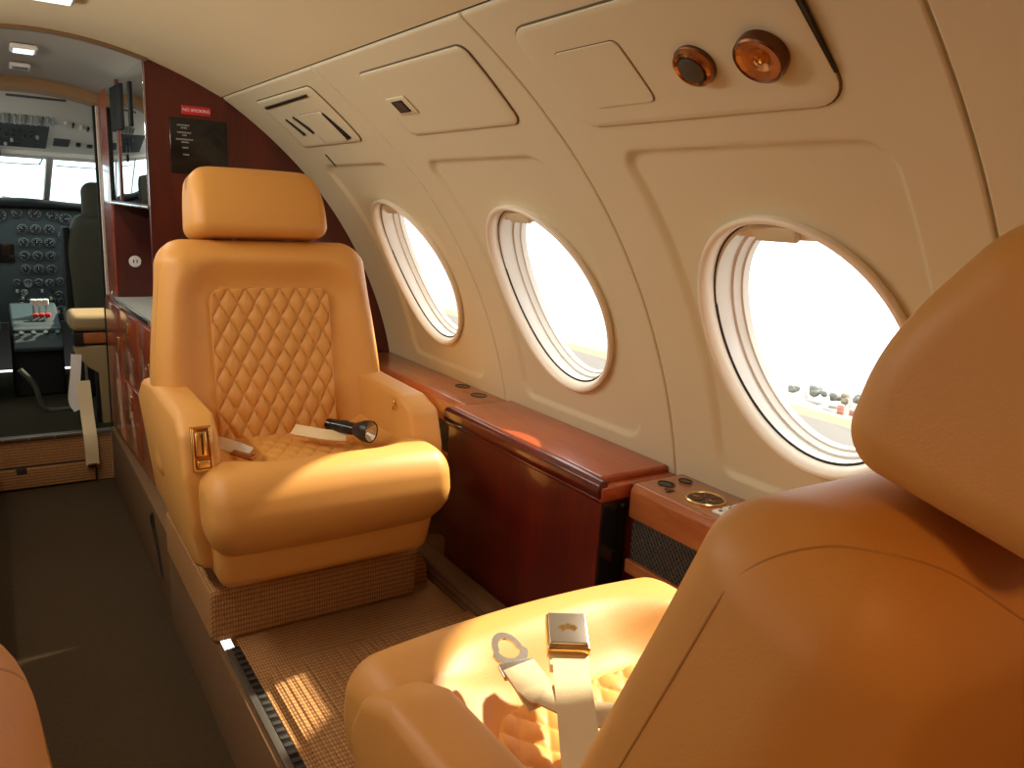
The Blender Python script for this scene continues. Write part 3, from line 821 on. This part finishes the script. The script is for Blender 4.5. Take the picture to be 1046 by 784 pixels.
# ------------------------------------------------------------------ forward cabinet
def cx_(y): return .412-(y-2.62)*.036
def cbox(y0, y1, z0, z1, d0, d1, r=.002):
    """box on the cabinet's aisle face: depth d0..d1 outboard of that face"""
    return bb(0, 1, y0, y1, z0, z1, r*0+.0005, f=None) if False else xf(bb(d0, d1, y0, y1, z0, z1, r), Matrix.Translation((0, 0, 0))) if False else _skew(bb(d0, d1, y0, y1, z0, z1, r))
def _skew(vf): return [(x+cx_(y), y, z) for x, y, z in vf[0]], vf[1]
t = thing('refreshment_cabinet', 'tall glossy red wood cabinet with mirrored upper front at the forward bulkhead', 'cabinet', (.7, 3.1, .03))
mesh('lower_body', *cbox(2.648, 3.55, .030, .585, -.002, .60), M['cherry'], t)
mesh('countertop', *cbox(2.648, 3.31, .585, .603, -.014, .60, .004), M['ceil2'], t)
mesh('counter_edge', *cbox(2.648, 3.31, .588, .606, -.018, -.012, .002), M['silver'], t)
mesh('niche_end', *cbox(3.30, 3.56, .585, 1.42, .004, .60), M['mahogd'], t)
mesh('niche_back', *cbox(2.648, 3.31, .6, .96, .40, .42), M['mahogd'], t)
mesh('upper_body', *cbox(2.648, 3.31, .955, 1.42, .006, .60), M['mahogd'], t)
mesh('mirror', *cbox(2.652, 3.315, .962, 1.385, .000, .006, .001), M['mirror'], t)
mesh('mirror_trim', *join(cbox(2.652, 3.32, .948, .958, -.004, .006), ), M['silver'], t)
mesh('mirror_stile', *cbox(3.075, 3.105, .965, 1.385, -.004, .002, .001), M['mahogd'], t)
mesh('mirror_clip', *cbox(3.0, 3.19, 1.20, 1.345, -.006, .001, .001), M['cockpitd'], t)
mesh('mirror_clip', *cbox(2.835, 2.868, 1.20, 1.335, -.006, .001, .001), M['cockpitd'], t)
mesh('end_stile', *cbox(3.315, 3.55, .585, 1.40, .0, .05), M['cherry'], t)
mesh('edge_trim', *cbox(3.548, 3.558, .03, 1.40, -.002, .05, .003), M['bezel'], t)
for (a, b, z0, z1, kind) in ((2.66, 2.87, .05, .57, 'door'), (2.885, 3.20, .32, .57, 'drawer'), (2.885, 3.20, .05, .305, 'drawer'), (3.215, 3.535, .05, .57, 'door')):
    d = mesh(kind, *cbox(a, b, z0, z1, -.010, -.001, .003), M['cherry'], t)
    zc = z1-.06 if kind == 'drawer' else (z0+z1)/2+.12; yc = (a+b)/2 if kind == 'drawer' else a+.03
    mesh('handle', *cbox(yc-.008, yc+.008, zc-.028, zc+.028, -.017, -.009, .003), M['gold'], d)
V, F = lathe([(.022, 0), (.022, .004), (.020, .006), (.001, .006)], 28, frame((.455, 3.297, .738), (1, 0, 0), (0, 0, 1), (0, -1, 0)))
ol = mesh('outlet', V, F, M['white'], t)
mesh('outlet_slots', *join(*[bb(.455+q-.002, .455+q+.002, 3.290, 3.2912, .733, .745, .0003) for q in (-.006, .006)]), M['gapd'], ol)

# vestibule: outboard closing walls so only its real openings let light in
struct(mesh('wall_right', *bb(1.02, 1.05, 2.645, 3.62, -.22, 1.4, .002), M['mahogd']))
struct(mesh('wall_left', *bb(-.40, -.36, 2.62, 3.62, -.22, 1.42, .002), M['ceil2']))
struct(mesh('wall_left', *bb(-.93, -.36, 2.60, 2.64, -.22, 1.42, .002), M['mahogd']))
for i, (y, w, d) in enumerate(((2.89, .070, .045), (3.21, .060, .030))):
    zc = float(1.4105-(.016+.02*(y-3.0)/.52))
    l = thing('ceiling_light', ['larger glowing ceiling lamp in the grey vestibule ceiling', 'smaller dim ceiling lamp nearer the cockpit arch'][i], 'light', (.125, y, zc), 0, 'vestibule ceiling lamps')
    mesh('frame', *bb(.125-w/2, .125+w/2, y-d/2-.03, y+d/2+.03, zc-.010, zc+.004, .004), M['white'], l)
    if i == 0:
        vl = bpy.data.lights.new('vestibule_lamp', 'AREA'); vl.shape = 'RECTANGLE'; vl.size = w-.02; vl.size_y = .09; vl.energy = 3.0; vl.color = (1, .93, .80)
        vo = bpy.data.objects.new('vestibule_lamp', vl); vo.location = (0, 0, -.0145); link(vo, l)
    mesh('diffuser', *bb(.125-w/2+.008, .125+w/2-.008, y-d/2-.02, y+d/2+.02, zc-.0125, zc-.008, .002), M['lamp'] if i == 0 else M['gaugering'], l)
l = thing('ceiling_light', 'flush ceiling lamp at the very top left of the cabin ceiling', 'light', (.15, 2.12, 1.414))
mesh('frame', *bb(.10, .20, 2.05, 2.18, 1.405, 1.417, .004), M['white'], l)
mesh('diffuser', *bb(.108, .192, 2.06, 2.17, 1.4025, 1.406, .001), M['lamp'], l)

l = bpy.data.objects.new('added_aft_fill', None); l.location = (.15, -.75, 1.414); link(l); struct(l)  # unseen warm fixture added behind the camera as fill for the near seat
mesh('frame', *bb(.05, .25, -.90, -.60, 1.404, 1.417, .004), M['white'], l)
mesh('diffuser', *bb(.06, .24, -.89, -.61, 1.400, 1.405, .001), M['fillw'], l)
al = bpy.data.lights.new('aft_fill_light', 'AREA'); al.shape = 'RECTANGLE'; al.size = .18; al.size_y = .28; al.energy = 6; al.color = (1, .50, .17)
ao = bpy.data.objects.new('aft_fill_light', al); ao.location = (0, 0, -.0155); link(ao, l)

# ------------------------------------------------------------------ cockpit threshold
o = thing('cockpit_step', 'carpeted step with a drawer front at the cockpit threshold', 'step', (.15, 3.66, -.22))
mesh('riser', *bb(-.36, .372, 3.612, 3.70, -.22, -.012, .004), M['carpet'], o)
d = mesh('drawer', *bb(-.33, .300, 3.590, 3.615, -.212, -.128, .006), M['carpet'], o)
for x in (.035, -.30): mesh('finger_notch', *bb(x-.018, x+.018, 3.587, 3.594, -.150, -.124, .004), M['gapd'], d)
mesh('drawer_gap', *bb(-.335, .308, 3.606, 3.6125, -.216, -.122, .001), M['gapd'], o)
st = mesh('threshold_strip', *bb(-.36, .372, 3.600, 3.635, -.014, .004, .004), M['alu'], o)
for x in (-.02, .07, .16): mesh('screw', *lathe([(.005, 0), (.004, .002), (.001, .002)], 10, frame((x, 3.600, -.006), (1, 0, 0), (0, 0, 1), (0, -1, 0))), M['screw'], st)

# ------------------------------------------------------------------ cockpit
struct(mesh('floor', *bb(-.55, .95, 3.63, 5.0, -.05, -.004, .002), M['cockpitf']))
struct(mesh('wall_right', *bb(.93, .96, 3.62, 5.3, -.05, .93, .002), M['cockpitd']))
struct(mesh('wall_left', *bb(-.66, -.63, 3.62, 5.3, -.05, .93, .002), M['cockpitd']))
struct(mesh('wall_front', *bb(-.66, .96, 5.28, 5.32, -.05, .88, .002), M['cockpitd']))
struct(mesh('wall_front', *bb(.37, 1.03, 3.56, 3.60, -.22, 1.42, .002), M['cockpitd']))
# overhead panel, sloping down to the windshield
OA, OB = Vector((.15, 3.62, 1.345)), Vector((.15, 4.52, 1.150))
od = (OB-OA).normalized(); on = Vector((0, od.z, -od.y))
OM = frame(OA, (1, 0, 0), od, on)       # local z points down into the cockpit
OL = (OB-OA).length
t = thing('overhead_panel', 'ivory cockpit overhead panel with rows of switches and a grey instrument plate', 'panel', tuple(OA))
mesh('headliner', *xf(bb(-.78, .78, -.02, OL, -.02, 0, .004), OM), M['overhead'], t)
mesh('vent_slot', *xf(bb(-.06, .14, .05, .075, -.001, .0015, .0005), OM), M['black'], t)
gp = mesh('switch_plate', *xf(bb(-.36, .100, .44, .80, -.002, .006, .004), OM), M['cockpit'], t)
for i in range(12):
    mesh('breaker', *xf(bb(-.11+i*.0195, -.102+i*.0195, .30, .42, 0, .010, .003), OM), M['gaugemark'] if i % 3 else M['gaugering'], t)
for j in range(4):
    for i in range(9):
        if random.random() < .15: continue
        x, y = -.13+i*.0235, .51+j*.075
        kn = lathe([(.007, 0), (.006, .014), (.001, .014)], 10, OM @ Matrix.Translation((x, y, .006)))
        mesh('knob', *kn, M['black'] if (i+j) % 3 else M['gaugemark'], gp)
mesh('side_plate', *xf(bb(.125, .19, .62, .74, -.001, .005, .006), OM), M['cockpit'], t)
for i in range(5): mesh('toggle', *xf(bb(.15+i*.03, .158+i*.03, .33+i*.02, .37+i*.02, 0, .014, .002), OM), M['black'] if i % 2 else M['white'], t)
mesh('toggle', *xf(bb(.215, .235, .66, .69, 0, .016, .003), OM), M['black'], t)
mesh('toggle', *xf(bb(.262, .285, .68, .71, 0, .012, .003), OM), M['black'], t)
mesh('compass', *xf(rbox((-.105, .86, .022), (.05, .04, .04), .01, K=3), OM), M['cockpitd'], t)

# windshield
w = bpy.data.objects.new('window_12', None); w.location = (.15, 4.8, 1.0); link(w); struct(w)
WA, WB = Vector((.15, 4.50, 1.150)), Vector((.15, 5.16, .885))
wd = (WB-WA).normalized(); wn = Vector((0, wd.z, -wd.y)); WM = frame(WA, (1, 0, 0), wd, wn); WL = (WB-WA).length
mesh('post', *xf(bb(.105, .135, -.02, WL, -.02, .025, .006), WM), M['ceil2'], w)
mesh('post', *xf(bb(-.30, -.27, -.02, WL, -.02, .025, .006), WM), M['ceil2'], w)
mesh('top_rail', *xf(bb(-.8, .8, -.03, .02, -.02, .02, .006), WM), M['overhead'], w)
mesh('pane', *xf(bb(.135, .80, .0, WL, -.006, .0, .001), WM), G_COCK, w)
mesh('pane', *xf(bb(-.27, .105, .0, WL, -.006, .0, .001), WM), G_COCK, w)
mesh('pane', *xf(bb(-.80, -.30, .0, WL, -.006, .0, .001), WM), G_COCK, w)
for a, b in ((-.25, .09), (.15, .40)):
    mesh('inner_seal', *xf(tube(smoothpath([(a, .12, .004), (b-.04, .12, .004), (b-.01, .10, .004), (b, .05, .004), (b, .01, .004)], 6), .004, 6), WM), M['gaugemark'], w)

# instrument panel
t = thing('instrument_panel', 'grey cockpit instrument panel crowded with round gauges under the windshield', 'panel', (.15, 4.95, .30))
mesh('board', *bb(-.55, .85, 4.90, 4.98, .28, .90, .01), M['cockpit'], t)
V, F = rbox((.15, 4.99, .905), (1.45, .26, .045), .02, (30, 3, 1), 3, lambda x, y, z: (x, y, z+.006*math.sin(x*11)*(z > .9)-.03*((x-.15)/.7)**2))
mesh('glareshield', V, F, M['cockpitd'], t)
def gauge(x, z, r):
    Mx = frame((x, 4.897, z), (1, 0, 0), (0, 0, 1), (0, -1, 0))
    g = mesh('gauge', *lathe([(r*1.15, 0), (r*1.15, .006), (r, .008), (r*.95, .005)], 20, Mx, False), M['gaugering'], t)
    mesh('dial', *lathe([(r, .004), (.001, .0042)], 20, Mx), M['gauge'], g)
    tk = [xf(bb(-r*.06, r*.06, r*.62, r*.88, .0044, .0056, .0003, K=1), Mx @ Matrix.Rotation(a, 4, 'Z')) for a in np.linspace(-2.2, 2.2, 7)]
    a = random.uniform(-2, 2)
    tk.append(xf(bb(-r*.07, r*.07, -r*.1, r*.7, .0048, .006, .0003, K=1), Mx @ Matrix.Rotation(a, 4, 'Z')))
    mesh('dial_marks', *join(*tk), M['gaugemark'], g)
for j, z in enumerate((.775, .705, .635, .565)):
    for i, x in enumerate((.145, .205, .265)): gauge(x, z, .022)
for x, z, r in ((.125, .855, .022), (.205, .855, .026), (.285, .850, .024), (.345, .835, .026), (.40, .78, .024), (.335, .745, .026), (.395, .715, .02), (.34, .66, .02), (.39, .63, .022), (.05, .84, .026),
                (.10, .495, .016), (.15, .49, .020), (.20, .495, .018), (.25, .49, .020), (.30, .50, .018), (.345, .56, .02), (.38, .50, .016), (.13, .44, .016), (.29, .43, .016), (.34, .44, .018)):
    gauge(x, z, r)
for i in range(16):
    gauge(.115+.036*(i % 8), .395-.04*(i//8), .012)
mesh('display', *bb(.02, .100, 4.892, 4.902, .60, .70, .006), M['blackgloss'], t)
for i in range(28):
    x = random.uniform(.09, .40); z = random.uniform(.31, .47)
    mesh('panel_switch', *bb(x-.006, x+.006, 4.885, 4.902, z-.009, z+.009, .002), M['gaugemark'] if i % 3 else M['black'], t)

# pedestal and throttles
t = thing('throttle_pedestal', 'grey centre pedestal between the pilots with white and red engine levers', 'pedestal', (.15, 4.55, 0))
mesh('column', *bb(.045, .262, 4.36, 4.86, -.004, .30, .015), M['cockpitd'], t)
mesh('quadrant', *xf(rbox((0, 0, 0), (.21, .46, .035), .012, K=3), Matrix.Translation((.158, 4.60, .345)) @ Matrix.Rotation(math.radians(9), 4, 'X')), M['cockpit'], t)
mesh('radio_plate', *xf(rbox((0, 0, 0), (.205, .16, .03), .008, K=3), Matrix.Translation((.158, 4.37, .285)) @ Matrix.Rotation(math.radians(40), 4, 'X')), M['cockpit'], t)
for i in range(4):
    mesh('radio_knob', *lathe([(.012, 0), (.010, .014), (.001, .014)], 12, Matrix.Translation((.09+i*.05, 4.355, .304)) @ Matrix.Rotation(math.radians(40), 4, 'X')), M['gaugering'], t)
for i in range(3):
    x = .155+i*.026
    lv = mesh('lever', *tube([(x, 4.60, .35), (x, 4.56, .40), (x, 4.54, .425)], .006, 8), M['silver'], t)
    mesh('lever_knob', *rbox((x, 4.535, .435), (.027, .03, .030), .006, K=3), M['white'], lv)
    l2 = mesh('lever', *tube([(x+.004, 4.58, .345), (x+.004, 4.50, .372)], .005, 8), M['silver'], t)
    mesh('lever_knob', *rbox((x+.004, 4.49, .374), (.024, .026, .022), .006, K=3), M['redlever'], l2)

# cockpit seats
def cockpit_seat(x, label):
    t = thing('pilot_chair', label, 'seat', (x, 4.25, 0), 0, 'cockpit seats')
    def put(n, vf, m): return mesh(n, *vf, m, t, world=False)
    put('seat_back', rbox((0, 0, .62), (.42, .12, .52), .05, (10, 2, 10), 4, lambda a, b, c: (a*(1-.18*sst(.70, .88, c)), b-.06*(c-.4), c)), M['fabric'])
    put('headrest', rbox((0, -.03, .935), (.26, .10, .19), .05, (4, 2, 4), 5), M['fabric'])
    put('seat_cushion', rbox((0, .20, .36), (.42, .42, .12), .05, (6, 6, 1), 4), M['fabric'])
    put('seat_base', rbox((0, .16, .16), (.36, .40, .31), .04, K=3), M['cockpitd'])
    put('side_guard', rbox((-.200, .02, .60), (.028, .16, .44), .01, K=2), M['cockpitd'])
    return t
cockpit_seat(.495, 'dark olive copilot seat beside the wood cabinet in the cockpit')
cockpit_seat(-.20, 'dark pilot seat at the far left edge of the cockpit')
o = mesh('pilot_seat_edge', *tube(smoothpath([(.065, 4.02, .20), (.115, 4.02, .13), (.135, 4.02, .05), (.165, 4.02, .005), (.26, 4.02, .004)], 8), .012, 10), M['fabric'])  # curved tube standing in for the pilot seat's right edge
tag(o, 'curved dark olive edge of the pilot seat', 'guard')

# folded jump seat with hanging strap
t = thing('jump_seat', 'folded tan jump seat at the cockpit entrance beside the cabinet', 'seat', (.36, 3.80, 0))
mesh('pad', *rbox((.37, 3.82, .445), (.235, .22, .075), .025, (4, 4, 1), 4), M['jump'], t)
mesh('frame_box', *bb(.285, .48, 3.73, 3.90, .352, .402, .008), M['cherry2'], t)
mesh('frame_slot', *bb(.262, .30, 3.728, 3.80, .345, .405, .004), M['black'], t)
mesh('side_panel', *prism([(.262, .315), (.262, .340), (.50, .345), (.50, -.02), (.355, -.02), (.35, .22), (.31, .25)], 3.74, 3.80, zz, .006, 2), M['jump'], t)
mesh('leg', *bb(.335, .350, 3.745, 3.775, -.005, .25, .003), M['black'], t)
mesh('leg', *bb(.300, .312, 3.765, 3.79, -.005, .26, .003), M['alu'], t)
t = thing('harness_strap', 'beige harness strap hanging from the jump seat over the cockpit step', 'strap', (.28, 3.72, .2))
mesh('webbing', *ribbon(smoothpath([(.268, 3.73, .31), (.258, 3.715, .22), (.245, 3.705, .12), (.262, 3.70, .075)], 6), (1, 0, .15), .040, .004), M['white'], t)
mesh('webbing', *ribbon(smoothpath([(.285, 3.70, .20), (.287, 3.65, .08), (.288, 3.578, -.02), (.290, 3.572, -.135)], 6), (1, 0, 0), .050, .004), M['webbing'], t)
mesh('end_tab', *bb(.272, .306, 3.566, 3.576, -.150, -.130, .003), M['bronze'], t)

# ------------------------------------------------------------------ outside, seen through the near window
def ext(x): return 1-2.2-.222*x
for xa, xb, mm in ((3, 41, 'tarmac'), (41, 52, 'strip'), (52, 105, 'pale')):
    struct(mesh('ground_exterior', [(xa, -120, ext(xa)), (xb, -120, ext(xb)), (xb, 260, ext(xb)), (xa, 260, ext(xa))], [(0, 1, 2, 3)], M[mm], smooth=False))
def tree(y, h, w, m, label):
    x = 90.; y = y*.86; z0 = ext(x)
    t = thing('tree_exterior', label, 'tree', (x, y, z0), 0, 'far trees across the apron')
    mesh('trunk', *lathe([(.12*h/3, 0), (.07*h/3, h*.5)], 8, Matrix.Translation((x, y, z0))), M['leafb'], t)
    prt = []
    for k in range(9):
        a = random.uniform(0, 6.3); r = random.uniform(0, w*.4); zz_ = random.uniform(.45, .95)*h
        q = random.uniform(.22, .36)*w
        prt.append(xf(rbox((0, 0, 0), (q*2, q*2, q*1.8), q*.85, (1, 1, 1), 3, lambda a_, b_, c_: (a_*(1+.15*random.random()), b_*(1+.15*random.random()), c_)), Matrix.Translation((x+r*math.cos(a), y+r*math.sin(a), z0+zz_))))
    mesh('crown', *join(*prt), m, t, ang=20)
for i, (y, h, w, m) in enumerate(((70.2, 1.2, 1.0, 'leaf'), (72.0, 1.5, 1.8, 'leaf'), (68.3, 1.2, 1.3, 'leaf'), (66.4, 1.5, 1.4, 'leafb'), (64.3, 1.8, 1.7, 'leaf'), (76., .8, 1.4, 'leaf'))):
    tree(y, h, w, M[m], ['second of the low green trees from the left beyond the apron', 'low green tree at the left of the small grove', 'middle green tree of the small grove beyond the apron', 'yellowish dry tree in the grove beyond the apron', 'tallest grey green tree at the right of the grove', 'faint far tree apart on the left of the grove'][i])
def plane(x, y, label, L_=7., s=1.):
    z0 = ext(x)+.55*s
    t = thing('airplane_exterior', label, 'airplane', (x, y, z0), 0, 'parked white airplanes')
    Mx = frame((x, y, z0+.45*s), (-.2, .98, 0), (-.98, -.2, 0), (0, 0, 1))
    prof = [(.02, -L_*.5), (.28, -L_*.46), (.55, -L_*.36), (.62, -L_*.1), (.55, L_*.15), (.22, L_*.42), (.05, L_*.5)]
    mesh('fuselage', *lathe([(r*s, h*s) for r, h in prof], 16, Mx @ Matrix.Rotation(PI/2, 4, 'Y')), M['planew'], t)
    mesh('wing', *xf(rbox((-.3, 0, -.25*s), (1.4*s, 8*s, .12*s), .05), Mx), M['planew'], t)
    mesh('fin', *xf(prism([(L_*.36*s, .1), (L_*.5*s, .1), (L_*.52*s, 1.5*s), (L_*.44*s, 1.5*s)], -.06, .06, frame((0, 0, 0), (1, 0, 0), (0, 0, 1), (0, -1, 0)), .02, 1), Mx), M['planew'], t)
    for q in (-1, 1): mesh('landing_gear', *xf(lathe([(.08*s, -.85*s), (.08*s, -.3*s)], 8), Mx @ Matrix.Translation((0, q*.8*s, 0))), M['tarmac'], t)
plane(60, 40.2, 'white airplane parked far out on the left of the apron', 7, .52)
plane(61, 36.4, 'white airplane parked on the right of the apron behind the headrest edge', 6, .62)
for y, lab, zh in ((37.2, 'red fuel drum nearer the right of two on the apron', .80), (38.6, 'small red drum left of the other on the apron', .62)):
    x = 58 if zh > .7 else 62; t = thing('drum_exterior', lab, 'drum', (x, y, ext(x)))
    mesh('body', *lathe([(.26, 0), (.28, .05), (.28, zh*.3), (.30, zh*.33), (.28, zh*.36), (.28, zh*.65), (.30, zh*.68), (.28, zh*.71), (.28, zh-.04), (.24, zh)], 16, Matrix.Translation((x, y, ext(x)))), M['planer'], t)
    mesh('lid', *lathe([(.2, zh), (.2, zh+.04), (.05, zh+.05)], 14, Matrix.Translation((x, y, ext(x)))), M['planew'], t)

# ------------------------------------------------------------------ light
sc = bpy.context.scene
W = bpy.data.worlds.new('sky'); sc.world = W; W.use_nodes = True
bg = W.node_tree.nodes['Background']; bg.inputs[0].default_value = (1.0, .985, .955, 1); bg.inputs[1].default_value = 3.0
sl = bpy.data.lights.new('sun', 'SUN'); sl.energy = 11.0; sl.color = (1, .88, .68); sl.angle = math.radians(2.0)
so = bpy.data.objects.new('sun', sl); C.objects.link(so)
so.rotation_euler = Vector((-.73, -.07, -.66)).to_track_quat('-Z', 'Y').to_euler()

l = bpy.data.objects.new('added_strip_fill', None); l.location = (-.33, .9, 1.27); link(l); struct(l)  # unseen strip fixture added on the left to brighten the cabin
mesh('housing', *bb(-.355, -.315, 1.08, 2.5, 1.255, 1.29, .006), M['bezel'], l)
mesh('diffuser', *xf(bb(-.018, .018, 1.10, 2.48, -.003, .003, .001), frame((-.318, 0, 1.262), (.42, 0, .91), (0, 1, 0), (-.91, 0, .42))), M['lamps'], l)
al = bpy.data.lights.new('strip_fill_light', 'AREA'); al.shape = 'RECTANGLE'; al.size = .04; al.size_y = 1.36; al.energy = 8; al.color = (1, .91, .80)
ao = bpy.data.objects.new('strip_fill_light', al); link(ao, l)
AM = frame((-.31, 1.79, 1.258), (.42, 0, .91), (0, 1, 0), (-.91, 0, .42))
ao.matrix_basis = Matrix.Translation((.33, -.9, -1.27)) @ AM

# ------------------------------------------------------------------ camera
f, w_, h_ = 797., 1046., 784.
Rx, Ry_, Rz = (.835, -.547, .052), (-.076, -.209, -.975), (.544, .811, -.216)   # image right, image down, view direction
cam = bpy.data.cameras.new('camera'); co = bpy.data.objects.new('camera', cam); C.objects.link(co)
R = Vector(Rx).normalized(); Fv = Vector(Rz); Fv = (Fv-R*Fv.dot(R)).normalized(); U = R.cross(Fv)
co.matrix_world = frame((0, 0, 1.0), R, U, -Fv)
cam.sensor_width = 36; cam.lens = f/w_*36; cam.clip_start = .02; cam.clip_end = 2000
sc.camera = co
sc.view_settings.view_transform = 'Standard'; sc.view_settings.look = 'None'
sc.view_settings.gamma = 1; sc.view_settings.exposure = 0; sc.view_settings.use_curve_mapping = False
sc.cycles.max_bounces = 10; sc.cycles.diffuse_bounces = 6; sc.cycles.use_denoising = True
sc.cycles.sample_clamp_indirect = 6
